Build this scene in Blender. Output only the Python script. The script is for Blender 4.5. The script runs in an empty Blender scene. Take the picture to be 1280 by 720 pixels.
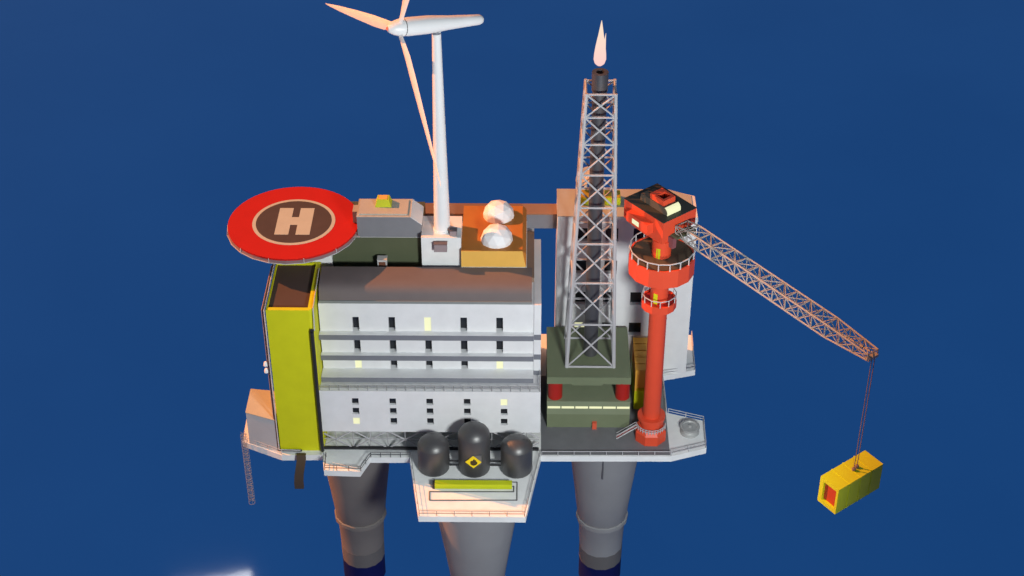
import bpy, bmesh, math, random
from mathutils import Vector, Matrix
random.seed(7)
scene = bpy.context.scene
col = scene.collection
PI = math.pi
R = math.radians

# ------------------------------------------------------------------ materials
MATS = {}
def mat(name, rgb, rough=0.55, metal=0.0, var=0.06, emit=None, estr=0.0, spec=0.4, scale=0.35):
    m = bpy.data.materials.new(name); m.use_nodes = True
    nt = m.node_tree; b = nt.nodes['Principled BSDF']
    b.inputs['Roughness'].default_value = rough
    b.inputs['Metallic'].default_value = metal
    b.inputs['Specular IOR Level'].default_value = spec
    b.inputs['Base Color'].default_value = (*rgb, 1)
    if var > 0:                                    # faint weathering, in object space
        tc = nt.nodes.new('ShaderNodeTexCoord')
        n = nt.nodes.new('ShaderNodeTexNoise'); n.inputs['Scale'].default_value = scale
        n.inputs['Detail'].default_value = 5; n.inputs['Roughness'].default_value = 0.6
        mr = nt.nodes.new('ShaderNodeMapRange')
        mr.inputs['From Min'].default_value = 0.3; mr.inputs['From Max'].default_value = 0.7
        mr.inputs['To Min'].default_value = 1 - var; mr.inputs['To Max'].default_value = 1 + var * 0.5
        mx = nt.nodes.new('ShaderNodeMix'); mx.data_type = 'RGBA'; mx.blend_type = 'MULTIPLY'
        mx.inputs[0].default_value = 1.0
        mx.inputs[6].default_value = (*rgb, 1)
        nt.links.new(tc.outputs['Object'], n.inputs['Vector'])
        nt.links.new(n.outputs['Fac'], mr.inputs['Value'])
        nt.links.new(mr.outputs['Result'], mx.inputs[7])
        nt.links.new(mx.outputs[2], b.inputs['Base Color'])
    if emit:
        b.inputs['Emission Color'].default_value = (*emit, 1)
        b.inputs['Emission Strength'].default_value = estr
    MATS[name] = m
    return m

white = mat('white_paint', (.72, .73, .745))
deckwhite = mat('white_deck_paint', (.76, .78, .78), var=.08)
slabgrey = mat('grey_slab_paint', (.175, .185, .215))
floorgrey = mat('dark_grey_deck', (.155, .16, .175), var=.12)
roofgrey = mat('dark_grey_roof', (.15, .125, .125), rough=.7, spec=.2)
rooffloor = mat('brown_roof_floor', (.22, .15, .11))
olive = mat('olive_paint', (.155, .185, .11))
olivedark = mat('dark_olive_paint', (.085, .10, .055))
yellow = mat('yellow_paint', (.60, .60, .010), rough=.6, spec=.25)
yellow2 = mat('container_yellow', (.50, .56, .010), rough=.5)
red = mat('red_crane_paint', (.66, .070, .028), rough=.45, var=.04)
padred = mat('red_helideck_paint', (.46, .010, .006), rough=.75, var=.05, spec=.2)
paddark = mat('dark_helideck_paint', (.062, .044, .042), rough=.8, var=.12)
redcol = mat('deep_red_paint', (.36, .015, .010), rough=.45)
orange = mat('orange_paint', (.44, .16, .02), rough=.5)
beige = mat('beige_paint', (.42, .38, .30))
boxgrey = mat('cabin_grey', (.50, .50, .50))
housegrey = mat('house_grey', (.20, .205, .225))
housetop = mat('house_top', (.42, .42, .38))
concrete = mat('grey_concrete', (.25, .255, .265), rough=.7, var=.08, scale=.15)
concdark = mat('wet_concrete', (.12, .115, .115), rough=.7)
navy = mat('navy_paint', (.0045, .008, .075), rough=.7, spec=.1)
dark = mat('black_metal', (.022, .022, .025), rough=.4)
brownmetal = mat('dark_brown_metal', (.075, .05, .03), rough=.5)
tankm = mat('black_tank_paint', (.05, .05, .053), rough=.42, spec=.9, var=.1)
tube = mat('dark_steel', (.10, .10, .11), rough=.42, metal=.5, spec=.7, var=.12)
latt = mat('lattice_grey', (.42, .42, .44))
railm = mat('rail_grey', (.09, .09, .10))
mat('rail_light', (.26, .26, .27))
railw = mat('rail_white', (.50, .50, .52))
towerfloor = mat('brown_black_roof', (.075, .05, .045), rough=.8)
galfloor = mat('gallery_floor', (.085, .06, .04), rough=.75)
cabtop = mat('cab_roof', (.035, .035, .03), rough=.5)
pane = mat('dark_pane', (.015, .017, .022), rough=.25, var=0)
lit = mat('lit_pane', (.30, .30, .20), var=0, emit=(1, 1, .60), estr=.68)
turb = mat('turbine_white', (.82, .83, .83), rough=.35, var=.03)
dome = mat('radome_white', (.84, .84, .85), rough=.5, var=.02)
netm = mat('net_mauve', (.22, .13, .14), rough=.9)
woody = mat('orange_brown_paint', (.85, .42, .06))
ventm = mat('vent_brown', (.30, .24, .25))
rust = mat('brown_door', (.16, .06, .035))
rope = mat('rope_brown', (.20, .13, .11))
boomm = mat('boom_grey', (.30, .28, .26), rough=.35, spec=.6)
nose = mat('nose_red', (.8, .22, .15))
flamem = mat('flame', (.02, .02, .02), rough=.9, spec=0, var=0, emit=(1.0, .74, .66), estr=.97)
def flame_ramp(m):
    nt = m.node_tree; b = nt.nodes['Principled BSDF']
    tc = nt.nodes.new('ShaderNodeTexCoord'); sx = nt.nodes.new('ShaderNodeSeparateXYZ'); rp = nt.nodes.new('ShaderNodeValToRGB')
    mr = nt.nodes.new('ShaderNodeMapRange'); mr.inputs['From Max'].default_value = 7.6
    nt.links.new(tc.outputs['Object'], sx.inputs[0]); nt.links.new(sx.outputs['Z'], mr.inputs['Value']); nt.links.new(mr.outputs['Result'], rp.inputs['Fac'])
    rp.color_ramp.elements[0].color = (1.0, .64, .60, 1); rp.color_ramp.elements[1].color = (1.0, .78, .60, 1)
    rp.color_ramp.elements[0].position = .1; rp.color_ramp.elements[1].position = .8
    nt.links.new(rp.outputs['Color'], b.inputs['Emission Color'])
flame_ramp(flamem)
signblack = mat('sign_black', (.05, .035, .01), var=0)
signyellow = mat('sign_yellow', (.80, .60, .01), var=0)
plate = mat('tank_plate', (.13, .13, .135), var=0)
mat('light_orange', (.74, .42, .085))
bollard = mat('bollard_grey', (.34, .35, .35), rough=.4)

# ------------------------------------------------------------------ mesh builder
class MB:
    def __init__(s): s.v = []; s.f = []
    def face(s, pts):
        k = len(s.v); s.v += [tuple(p) for p in pts]; s.f.append(tuple(range(k, k + len(pts)))); return s
    def hexa(s, b, t):                             # two quads, bottom and top, same winding (ccw from above)
        k = len(s.v); s.v += [tuple(p) for p in b] + [tuple(p) for p in t]
        n = len(b)
        s.f.append(tuple(k + n - 1 - i for i in range(n))); s.f.append(tuple(k + n + i for i in range(n)))
        for i in range(n):
            j = (i + 1) % n
            s.f.append((k + i, k + j, k + n + j, k + n + i))
        return s
    def box(s, x0, x1, y0, y1, z0, z1):
        q = [(x0, y0), (x1, y0), (x1, y1), (x0, y1)]
        return s.hexa([(x, y, z0) for x, y in q], [(x, y, z1) for x, y in q])
    def prism(s, poly, z0, z1):
        return s.hexa([(x, y, z0) for x, y in poly], [(x, y, z1) for x, y in poly])
    def xprism(s, prof, x0, x1):                   # profile in (y,z), extruded along x
        return s.hexa([(x0, y, z) for y, z in prof], [(x1, y, z) for y, z in prof])
    def tube(s, a, b, r, n=6, r2=None, caps=True):
        a = Vector(a); b = Vector(b); d = (b - a)
        if d.length < 1e-6: return s
        d.normalize()
        u = d.orthogonal().normalized()
        if abs(d.z) < .99: u = d.cross(Vector((0, 0, 1))).normalized()
        w = d.cross(u); r2 = r if r2 is None else r2
        off = PI / n
        A = [a + (u * math.cos(off + 2 * PI * i / n) + w * math.sin(off + 2 * PI * i / n)) * r for i in range(n)]
        B = [b + (u * math.cos(off + 2 * PI * i / n) + w * math.sin(off + 2 * PI * i / n)) * r2 for i in range(n)]
        k = len(s.v); s.v += [tuple(p) for p in A + B]
        for i in range(n):
            j = (i + 1) % n; s.f.append((k + i, k + j, k + n + j, k + n + i))
        if caps:
            s.f.append(tuple(k + n - 1 - i for i in range(n))); s.f.append(tuple(k + n + i for i in range(n)))
        return s
    def path(s, pts, r, n=6):
        for a, b in zip(pts, pts[1:]): s.tube(a, b, r, n)
        return s
    def lathe(s, prof, n=24, c=(0, 0), ph=0.0, cap0=True, cap1=True):   # profile (r,z) about a vertical axis
        k = len(s.v)
        for r, z in prof:
            for i in range(n):
                a = ph + 2 * PI * i / n; s.v.append((c[0] + r * math.cos(a), c[1] + r * math.sin(a), z))
        for q in range(len(prof) - 1):
            for i in range(n):
                j = (i + 1) % n
                s.f.append((k + q * n + i, k + q * n + j, k + (q + 1) * n + j, k + (q + 1) * n + i))
        if cap0: s.f.append(tuple(k + n - 1 - i for i in range(n)))
        if cap1: s.f.append(tuple(k + (len(prof) - 1) * n + i for i in range(n)))
        return s
    def rail(s, pts, h=1.1, step=2.0, r=.06, bars=2, rp=None):
        rp = rp or r
        for a, b in zip(pts, pts[1:]):
            a = Vector(a); b = Vector(b); L = (b - a).length; n = max(1, round(L / step))
            for i in range(n + 1):
                p = a.lerp(b, i / n); s.tube(p, p + Vector((0, 0, h)), rp, 4)
            for q in range(bars):
                hh = Vector((0, 0, h * (q + 1) / bars)); s.tube(a + hh, b + hh, r, 4)
        return s
    def build(s, name, m, parent=None, smooth=None, origin=None):
        me = bpy.data.meshes.new(name)
        o = Vector(origin) if origin is not None else Vector((0, 0, 0))
        me.from_pydata([tuple(Vector(p) - o) for p in s.v], [], s.f)
        bm = bmesh.new(); bm.from_mesh(me)
        bmesh.ops.recalc_face_normals(bm, faces=bm.faces)
        if smooth:
            for f in bm.faces: f.smooth = True
            for e in bm.edges:
                if len(e.link_faces) == 2 and e.calc_face_angle(0) > R(smooth): e.smooth = False
        bm.to_mesh(me); bm.free()
        me.materials.append(m)
        ob = bpy.data.objects.new(name, me); col.objects.link(ob)
        ob.location = o
        if parent is not None:
            top = Vector((0, 0, 0)); p = parent
            while p is not None: top += Vector(p.location); p = p.parent
            ob.parent = parent; ob.location = o - top
        return ob

def thing(name, label, cat, loc, group=None):
    o = bpy.data.objects.new(name, None); col.objects.link(o)
    o.location = loc; o.empty_display_size = .5
    o['label'] = label; o['category'] = cat
    if group: o['group'] = group
    return o
def tag(o, label, cat, group=None):
    o['label'] = label; o['category'] = cat
    if group: o['group'] = group
    return o

def facade(x0, x1, z0, z1, y, holes, depth):
    """front wall in the plane y with rectangular openings; returns one MB"""
    xs = sorted({x0, x1} | {h[0] for h in holes} | {h[1] for h in holes})
    zs = sorted({z0, z1} | {h[2] for h in holes} | {h[3] for h in holes})
    m = MB()
    for a, b in zip(xs, xs[1:]):
        for c, d in zip(zs, zs[1:]):
            mx, mz = (a + b) / 2, (c + d) / 2
            if any(h[0] < mx < h[1] and h[2] < mz < h[3] for h in holes): continue
            m.face([(a, y, c), (b, y, c), (b, y, d), (a, y, d)])
    m.face([(x0, y, z0), (x0, y + depth, z0), (x0, y + depth, z1), (x0, y, z1)])
    m.face([(x1, y, z0), (x1, y + depth, z0), (x1, y + depth, z1), (x1, y, z1)])
    m.face([(x0, y, z1), (x1, y, z1), (x1, y + depth, z1), (x0, y + depth, z1)])
    m.face([(x0, y, z0), (x1, y, z0), (x1, y + depth, z0), (x0, y + depth, z0)])
    return m
def window(h, y, depth, parent, m, is_lit=False, label=None):
    x0, x1, z0, z1 = h; w = MB(); e = y + depth
    w.face([(x0, y, z0), (x0, e, z0), (x0, e, z1), (x0, y, z1)])
    w.face([(x1, y, z0), (x1, y, z1), (x1, e, z1), (x1, e, z0)])
    w.face([(x0, y, z0), (x1, y, z0), (x1, e, z0), (x0, e, z0)])
    w.face([(x0, y, z1), (x0, e, z1), (x1, e, z1), (x1, y, z1)])
    o = w.build('window', m, parent, origin=((x0 + x1) / 2, y, z0))
    d = e - (.55 if is_lit else .02) * 1.0 if is_lit else e - .02
    if is_lit: d = y + min(.18, depth * .3)
    p = MB().face([(x0, d, z0), (x1, d, z0), (x1, d, z1), (x0, d, z1)]).build('pane', lit if is_lit else pane, o, origin=((x0 + x1) / 2, d, z0))
    if is_lit: o['label'] = 'lit window with a pale yellow pane'
    return o

# ------------------------------------------------------------------ sea
SEA = -11.0
def build_sea():
    m = bpy.data.materials.new('sea_water'); m.use_nodes = True
    nt = m.node_tree; nt.nodes.clear()
    out = nt.nodes.new('ShaderNodeOutputMaterial')
    tc = nt.nodes.new('ShaderNodeTexCoord')
    n1 = nt.nodes.new('ShaderNodeTexNoise'); n1.inputs['Scale'].default_value = .02; n1.inputs['Detail'].default_value = 4
    nt.links.new(tc.outputs['Object'], n1.inputs['Vector'])
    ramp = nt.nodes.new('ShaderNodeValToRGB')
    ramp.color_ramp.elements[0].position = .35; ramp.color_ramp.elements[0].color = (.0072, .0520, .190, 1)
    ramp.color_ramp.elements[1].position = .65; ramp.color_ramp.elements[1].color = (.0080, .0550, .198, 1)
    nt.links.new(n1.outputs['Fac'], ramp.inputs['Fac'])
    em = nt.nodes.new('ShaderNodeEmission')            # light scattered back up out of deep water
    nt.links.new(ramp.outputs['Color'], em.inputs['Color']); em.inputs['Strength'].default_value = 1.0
    gl = nt.nodes.new('ShaderNodeBsdfGlossy'); gl.inputs['Roughness'].default_value = .045
    gl.inputs['Color'].default_value = (1, 1, 1, 1)
    n2 = nt.nodes.new('ShaderNodeTexNoise'); n2.inputs['Scale'].default_value = .35; n2.inputs['Detail'].default_value = 3
    nt.links.new(tc.outputs['Object'], n2.inputs['Vector'])
    bp = nt.nodes.new('ShaderNodeBump'); bp.inputs['Strength'].default_value = .03; bp.inputs['Distance'].default_value = .05
    nt.links.new(n2.outputs['Fac'], bp.inputs['Height'])
    nt.links.new(bp.outputs['Normal'], gl.inputs['Normal'])
    fr = nt.nodes.new('ShaderNodeFresnel'); fr.inputs['IOR'].default_value = 1.33
    mx = nt.nodes.new('ShaderNodeMixShader')
    nt.links.new(fr.outputs['Fac'], mx.inputs['Fac'])
    nt.links.new(em.outputs['Emission'], mx.inputs[1]); nt.links.new(gl.outputs['BSDF'], mx.inputs[2])
    nt.links.new(mx.outputs['Shader'], out.inputs['Surface'])
    s = MB().face([(-4000, -4000, SEA), (4000, -4000, SEA), (4000, 6000, SEA), (-4000, 6000, SEA)]).build('sea', m)
    s['kind'] = 'structure'
build_sea()

# ------------------------------------------------------------------ platform: legs, deck, rails
plat = thing('offshore_platform', 'white platform deck standing on three tapered grey concrete legs in the sea', 'platform', (0, 5, SEA))
DECK = [(-32.9, 1.8), (-25.7, -1.7), (-18.7, -1.55), (-18.05, -5.5), (-11.9, -5.7), (-10.5, -2.15), (-3.7, -2.1),
        (-1.4, -16.5), (16.2, -16.5), (18.75, -1.5), (41.1, -1.3), (47.3, .9), (47.5, 8.1), (41.15, 10.25),
        (41.1, 20.7), (47.1, 22.4), (47.4, 33), (-20, 33), (-20, 9.5), (-33.1, 8.6)]
MB().prism(DECK, 28.8, 30.0).build('deck', deckwhite, plat, origin=(0, 5, 28.8))
MB().prism([(18.8, -1.15), (40.9, -1.0), (40.9, 10.2), (40.9, 20.4), (18.8, 20.4)], 30.0, 30.05).build('deck_floor', floorgrey, plat, origin=(30, 9, 30))
concshade = mat('shaded_concrete', (.165, .152, .145), rough=.75, var=.1, scale=.15)  # left leg only: its shade is painted in as a darker concrete
def leg(x, y, k=1.0, seam=False, flare=0.0, cm=concrete):
    prof = [(4.0, -6.0), (4.02, -2.7), (4.3, 4.2)]
    up = [(4.55, 4.7), (5.0, 12), (5.5, 19), (5.95, 25), (6.15, 28.75)]
    full = [(4.02 * k, -3.0)] + [(r * k, z) for r, z in prof[2:]] + [(r * k + flare * (z - 4.7) / 24, z) for r, z in up]
    L = MB().lathe(full, 14, (x, y), cap0=False).build('leg', cm, plat, smooth=40, origin=(x, y, -3))
    MB().lathe([(4.3 * k, 4.0), (4.85 * k, 4.3), (4.85 * k, 5.1), (4.5 * k, 5.3)], 14, (x, y), cap0=False, cap1=False).build('collar', cm, L, smooth=30, origin=(x, y, 4.3))
    MB().lathe([(4.03 * k, -6.0), (4.06 * k, -2.7)], 14, (x, y), cap0=False).build('splash_band', concdark, L, smooth=35, origin=(x, y, -6))
    MB().lathe([(4.0 * k, SEA - 1), (4.01 * k, -6.0)], 14, (x, y), cap0=False).build('leg_foot', navy, L, smooth=35, origin=(x, y, SEA))
    if seam:
        fx = x - .6
        MB().box(fx - .12, fx + .12, y - 6.65 * k, y - 5.4 * k, 19.4, 24.5).build('drain_pipe', railm, L, origin=(fx, y - 5.5, 19.4))
leg(-14.6, 11, flare=1.1, cm=concshade); leg(30.45, 11, seam=True, flare=1.05); leg(7.75, -6, 1.03, flare=1.7)
z = 30.0
def ins(p, cx=8, cy=8, d=.18):
    v = Vector((cx - p[0], cy - p[1])).normalized() * d; return (p[0] + v.x, p[1] + v.y, z)
MB().rail([ins(p) for p in DECK[3:6]] + [ins(DECK[6])], 1.1, 1.9, .055).build('railing', railm, plat, origin=(-10, -3, 30))
MB().rail([(-18.0, -2.0, z), (-17.9, -5.35, z)], 1.1, 1.9, .055).build('railing', railm, plat, origin=(-18, -4, 30))
MB().rail([(-3.5, -2.1, z), (-1.25, -16.35, z), (16.05, -16.35, z), (18.55, -1.6, z)], 1.1, 2.9, .05).build('railing', MATS['rail_light'], plat, origin=(7, -16, 30))
MB().rail([(18.9, -1.35, z), (41.0, -1.15, z)], .95, 2.75, .07, bars=1).build('railing', railw, plat, origin=(30, -1, 30))
MB().rail([(41.1, -1.1, z), (47.15, 1.0, z), (47.35, 8.0, z), (41.3, 10.1, z)], 1.1, 2.6, .07).build('railing', railw, plat, origin=(45, 4, 30))
MB().rail([(41.0, 10.4, z), (40.95, 20.7, z), (46.95, 22.5, z), (47.2, 32.8, z)], 1.1, 3.0, .07).build('railing', railw, plat, origin=(44, 24, 30))
MB().rail([(-32.7, 1.9, z), (-25.7, -1.5, z)], 1.0, 3.0, .05).build('railing', railw, plat, origin=(-29, 0, 30))

# ------------------------------------------------------------------ accommodation block
acc = thing('accommodation_block', 'big white accommodation building with window rows, three grey balconies and a curved grey roof', 'building', (0, 10, 30))
W = 4.91
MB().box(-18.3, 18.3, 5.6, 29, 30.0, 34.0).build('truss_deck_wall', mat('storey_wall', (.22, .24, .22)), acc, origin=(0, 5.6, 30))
MB().box(-18.65, 18.58, .95, 29, 34.0, 42.9).build('lower_block', white, acc, origin=(0, 5, 34))
lowx = [-12.62, -6.3, -.08, 6.23, 12.45]
lowz = [(39.95, 41.34), (37.85, 39.24), (35.65, 37.05)]
holes = []
for r_, (a, b) in enumerate(lowz):
    for c_, x in enumerate(lowx): holes.append(((x - .56, x + .56, a, b), (r_, c_)))
facade(-18.65, 18.58, 34.0, 42.9, 0, [h for h, _ in holes], .95).build('lower_wall', white, acc, origin=(0, 0, 34))
for h, rc in holes: window(h, 0, .5, acc, white, rc in ((0, 4), (2, 0)))
# open storey with its lattice of braces
tr = MB(); y0 = .35
nodes = [-16.44 + 5.95 * k for k in range(7)]
for k in range(-1, 7):
    c = -16.44 + 5.95 * k
    for x in (c, c + 2.975):
        if -18.4 < x < 18.4: tr.tube((x, y0, 30), (x, y0, 34), .08, 4)
    x0, x1 = c - 2.975, c + 2.975
    for za, zb in ((30.1, 34), (34, 30.1)):
        a = Vector((x0, y0 - .1, za)); b = Vector((x1, y0 - .1, zb))
        if x0 < -18.4: a = a.lerp(b, (-18.4 - x0) / (x1 - x0))
        if x1 > 18.4: b = a.lerp(b, (18.4 - a.x) / (x1 - a.x))
        if x0 < 18 and x1 > -18.4: tr.tube(a, b, .14, 6)
tr.tube((-18.4, y0, 32.1), (18.4, y0, 32.1), .09, 4)
tr.build('truss', latt, acc, origin=(0, y0, 30))
MB().box(-18.6, 18.4, -.12, .25, 30.0, 30.45).build('bottom_chord', dark, acc, origin=(0, 0, 30))
MB().rail([(-18.4, .2, 42.9), (18.4, .2, 42.9), (18.4, W - .3, 42.9)], 1.1, 1.6, .05).build('railing', MATS['rail_light'], acc, origin=(0, .2, 42.9))
# upper storeys
MB().box(-18.25, 17.4, W + 1.05, 29, 42.9, 57.5).build('upper_block', white, acc, origin=(0, 15, 42.9))
upx = [-12.26, -6.25, -.27, 5.71, 11.68]
upz = [(51.85, 54.75), (47.38, 50.1), (43.9, 46.3)]
hol = []
for r_, (a, b) in enumerate(upz):
    for c_, x in enumerate(upx): hol.append(((x - .56, x + .56, a, b), (r_, c_)))
facade(-18.25, 17.4, 42.9, 57.5, W, [h for h, _ in hol], 1.05).build('upper_wall', white, acc, origin=(0, W, 42.9))
for h, rc in hol: window(h, W, 1.0, acc, white, rc in ((0, 2), (2, 0), (2, 4)))
for zt_, yf in ((51.82, 3.78), (47.35, 3.98), (43.87, 2.42)):
    b = MB().box(-18.4, 17.38, yf, W - .003, zt_ - 1.05, zt_ - .02).build('balcony', slabgrey, acc, origin=(0, yf, zt_ - 1))
    MB().box(-18.38, 17.36, yf + .02, W - .006, zt_ - .02, zt_).build('balcony_floor', white, b, origin=(0, yf, zt_))
ew = MB().box(17.4, 18.58, W - .25, 24, 42.9, 57.62).build('end_wall', white, acc, origin=(18, 10, 42.9))
for zt_ in (51.46, 47.3, 43.82):
    MB().box(17.41, 18.6, W - .27, W - .2, zt_ - 1.1, zt_).build('slab_band', slabgrey, ew, origin=(18, W - .27, zt_ - 1))
prof = [(5.05, 57.5), (5.1, 57.7), (5.35, 58.4), (5.62, 59.05), (5.95, 59.6), (6.4, 59.95), (7.0, 60.15), (8.0, 60.3), (9.5, 60.42), (11.0, 60.5)]
prof += [(11.25, 60.5), (11.25, 57.5)]
MB().xprism(prof, -18.1, 17.0).build('roof', roofgrey, acc, smooth=35, origin=(0, 8, 57.5))
MB().box(16.2, 17.4, 11.3, 25.3, 57.5, 58.4).build('roof_floor', rooffloor, acc, origin=(17, 18, 57.5))
MB().box(-18.1, -1.45, 11.3, 14.3, 57.5, 57.56).build('light_well_floor', olivedark, acc, origin=(-9, 15, 57.5))
MB().box(-16.55, -1.45, 14.3, 25.3, 57.5, 64.4).build('roof_block', olivedark, acc, origin=(-9, 20, 57.5))
MB().box(-16.6, -1.47, 14.2, 19.8, 64.4, 64.48).build('roof_ledge', boxgrey, acc, origin=(-9, 20, 63.4))
MB().box(-1.4, 5.2, 12.4, 18.9, 57.5, 65.66).build('turbine_block', deckwhite, acc, origin=(2, 14, 57.5))
MB().box(5.2, 16.15, 11.3, 25.3, 57.5, 60.55).build('module_base', deckwhite, acc, origin=(10, 18, 57.5))
MB().box(-1.4, 5.15, 18.9, 25.3, 57.5, 60.5).build('back_roof', deckwhite, acc, origin=(2, 20, 57.5))
MB().xprism([(4.92, 57.5), (5.0, 57.95), (5.8, 57.95), (5.8, 57.5)], -18.15, 17.05).build('gutter', mat('gutter_grey', (.20, .215, .215)), acc, origin=(0, 5.4, 57.5))

# ------------------------------------------------------------------ small roof things
def vent(name, label, cat, x0, x1, y0, y1, z0, z1, body, front, inset=.12):
    t = thing(name, label, cat, ((x0 + x1) / 2, (y0 + y1) / 2, z0))
    MB().box(x0, x1, y0, y1, z0, z1).build('housing', body, t, origin=((x0 + x1) / 2, (y0 + y1) / 2, z0))
    g = MB().box(x0 + inset, x1 - inset, y0 - .05, y0, z0 + .05, z1 - inset * 1.5).build('grille', front, t, origin=((x0 + x1) / 2, y0, z0))
    MB().box(x0 - .06, x1 + .06, y0 - .06, y1 + .06, z1, z1 + .1).build('cap', body, t, origin=((x0 + x1) / 2, y0, z1))
    return t
vent('roof_vent', 'small grey vent box with a brown front standing in the dark light well', 'vent', -8.85, -7.3, 12.2, 13.5, 57.57, 61.1, boxgrey, rust, .2)
vent('roof_vent', 'brown vent box fixed to the white wall below the turbine tower', 'vent', .75, 2.9, 11.3, 12.4, 63.5, 64.95, mat('vent_dark', (.12, .10, .11)), ventm, .03)
vent('roof_vent', 'little dark vent box right beside the foot of the turbine tower', 'vent', 3.3, 4.5, 12.9, 13.9, 65.67, 66.6, MATS['vent_dark'], ventm, .03)

# roof house with chamfered side
hs = thing('roof_house', 'grey rooftop cabin with one sloped side and a pale flat roof next to the helideck', 'cabin', (-7.3, 17, 64.48))
HT = 68.4
def yprism(prof, y0, y1):
    return MB().hexa([(x, y0, z) for x, z in prof], [(x, y1, z) for x, z in prof])
yprism([(-12.1, 64.49), (-1.42, 64.49), (-1.42, 66.9), (-3.2, HT), (-12.1, HT)], 14.32, 19.75).build('wall', housegrey, hs, origin=(-7.3, 17, 64.49))
MB().prism([(-12.15, 14.25), (-3.2, 14.25), (-3.2, 19.8), (-12.15, 19.8)], HT, HT + .07).build('roof', housetop, hs, origin=(-7.3, 18, HT))
MB().box(-11.8, -3.7, 14.8, 19.35, HT + .07, HT + .3).build('roof_panel', housetop, hs, origin=(-8, 18, HT))
sl = MB().hexa([(-3.2, 14.28, HT + .02), (-1.38, 14.28, 66.9), (-1.38, 19.79, 66.9), (-3.2, 19.79, HT + .02)],
               [(-3.15, 14.28, HT + .08), (-1.3, 14.28, 66.95), (-1.3, 19.79, 66.95), (-3.15, 19.79, HT + .08)])
sl.build('sloped_panel', deckwhite, hs, origin=(-2.5, 18, 66))
MB().box(-13.15, -12.11, 17.6, 19.7, 65.08, 67.3).build('walkway_stub', housetop, hs, origin=(-13, 19, 65))
ht = thing('roof_hatch', 'small yellow hatch with sloping sides on the pale cabin roof', 'hatch', (-7.9, 18.0, HT + .3))
hb_ = HT + .31
MB().hexa([(-9.2, 16.8, hb_), (-6.5, 16.8, hb_), (-6.5, 19.1, hb_), (-9.2, 19.1, hb_)],
          [(-8.85, 17.15, hb_ + 1.25), (-6.9, 17.15, hb_ + 1.25), (-6.9, 18.7, hb_ + 1.25), (-8.85, 18.7, hb_ + 1.25)]).build('hatch_body', yellow2, ht, origin=(-7.9, 19.4, hb_))
MB().box(-8.6, -7.15, 17.35, 18.5, hb_ + 1.25, hb_ + 1.33).build('hatch_lid', MATS['light_orange'], ht, origin=(-7.9, 19.4, hb_ + 1.25))

# orange module
om = thing('equipment_module', 'orange rectangular roof box carrying the two white domes', 'module', (10.6, 18, 60.56))
yprism([(5.22, 60.56), (16.05, 60.56), (16.05, 63.1), (15.4, 63.7), (5.22, 63.7)], 11.5, 25.2).build('module_body', orange, om, origin=(10.6, 18, 60.56))
MB().hexa([(5.22, 11.25, 60.57), (15.98, 11.3, 60.57), (15.98, 11.5, 60.57), (5.22, 11.5, 60.57)],
          [(5.22, 11.42, 63.66), (15.4, 11.42, 63.66), (15.4, 11.5, 63.66), (5.22, 11.5, 63.66)]).build('lit_front', MATS['light_orange'], om, origin=(10.6, 11.4, 60.57))  # same orange box: lamp light on the front put into a lighter colour
def radome(x, y, label, seed):
    bm = bmesh.new(); bmesh.ops.create_icosphere(bm, subdivisions=2, radius=2.75)
    bm.transform(Matrix.Rotation(seed, 4, 'Z') @ Matrix.Rotation(.35, 4, 'X'))
    bmesh.ops.bisect_plane(bm, geom=bm.verts[:] + bm.edges[:] + bm.faces[:], plane_co=(0, 0, -.1), plane_no=(0, 0, -1), clear_outer=True)
    me = bpy.data.meshes.new('radome'); bm.to_mesh(me); bm.free(); me.materials.append(dome)
    o = bpy.data.objects.new('radome', me); col.objects.link(o); o.location = (x, y, 63.8)
    tag(o, label, 'radome', 'white domes on the orange module')
radome(11.1, 14.7, 'faceted white dome on the orange module nearer its front edge', .3)
radome(11.25, 22.1, 'faceted white dome at the back of the orange module', 1.1)

# ------------------------------------------------------------------ wind turbine
wt = thing('wind_turbine', 'tall white wind turbine with three blades on the roof', 'wind turbine', (2.0, 14.9, 65.67))
MB().lathe([(1.55, 65.67), (1.55, 65.9), (1.38, 65.9), (.7, 102.3)], 24, (2.0, 14.95)).build('tower', turb, wt, smooth=30, origin=(2.0, 14.9, 65.67))
HUB = Vector((-3.0, 11.88, 104.41)); beta, tilt = .55, -.16
ax = Vector((math.cos(beta) * math.cos(tilt), math.sin(beta) * math.cos(tilt), math.sin(tilt)))
hh = Vector((-math.sin(beta), math.cos(beta), 0)); uu = ax.cross(hh)
if uu.z < 0: uu = -uu
def axial(prof, n=20, drop=0.0):
    m = MB(); k = 0
    for s_, r in prof:
        c = HUB + ax * s_
        for i in range(n):
            a = 2 * PI * i / n
            m.v.append(tuple(c + hh * (r * math.cos(a)) + uu * (r * math.sin(a))))
    for q in range(len(prof) - 1):
        for i in range(n):
            j = (i + 1) % n; m.f.append((q * n + i, q * n + j, (q + 1) * n + j, (q + 1) * n + i))
    m.f.append(tuple(range(n))); m.f.append(tuple((len(prof) - 1) * n + i for i in range(n)))
    return m
nac = axial([(.28, 1.38), (1.0, 1.45), (4.5, 1.42), (8, 1.12), (11.5, .92), (13.6, .82), (14.1, .62), (14.35, .3)]).build('nacelle', turb, wt, smooth=50, origin=HUB)
MB().lathe([(.72, 101.9), (.6, 102.7)], 16, (2.0, 14.9)).build('yaw_bearing', slabgrey, nac, smooth=40, origin=(2.0, 14.9, 101.9))
hub = axial([(-2.5, .3), (-2.3, .62), (-1.5, 1.05), (-.5, 1.33), (.12, 1.42)]).build('hub', turb, wt, smooth=50, origin=HUB)
axial([(-2.62, .24), (-2.5, .34)], 12).build('nose_cap', nose, hub, origin=HUB - ax * 2.5)
axial([(.12, 1.36), (.28, 1.36)]).build('hub_gap', dark, hub, origin=HUB)
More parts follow.
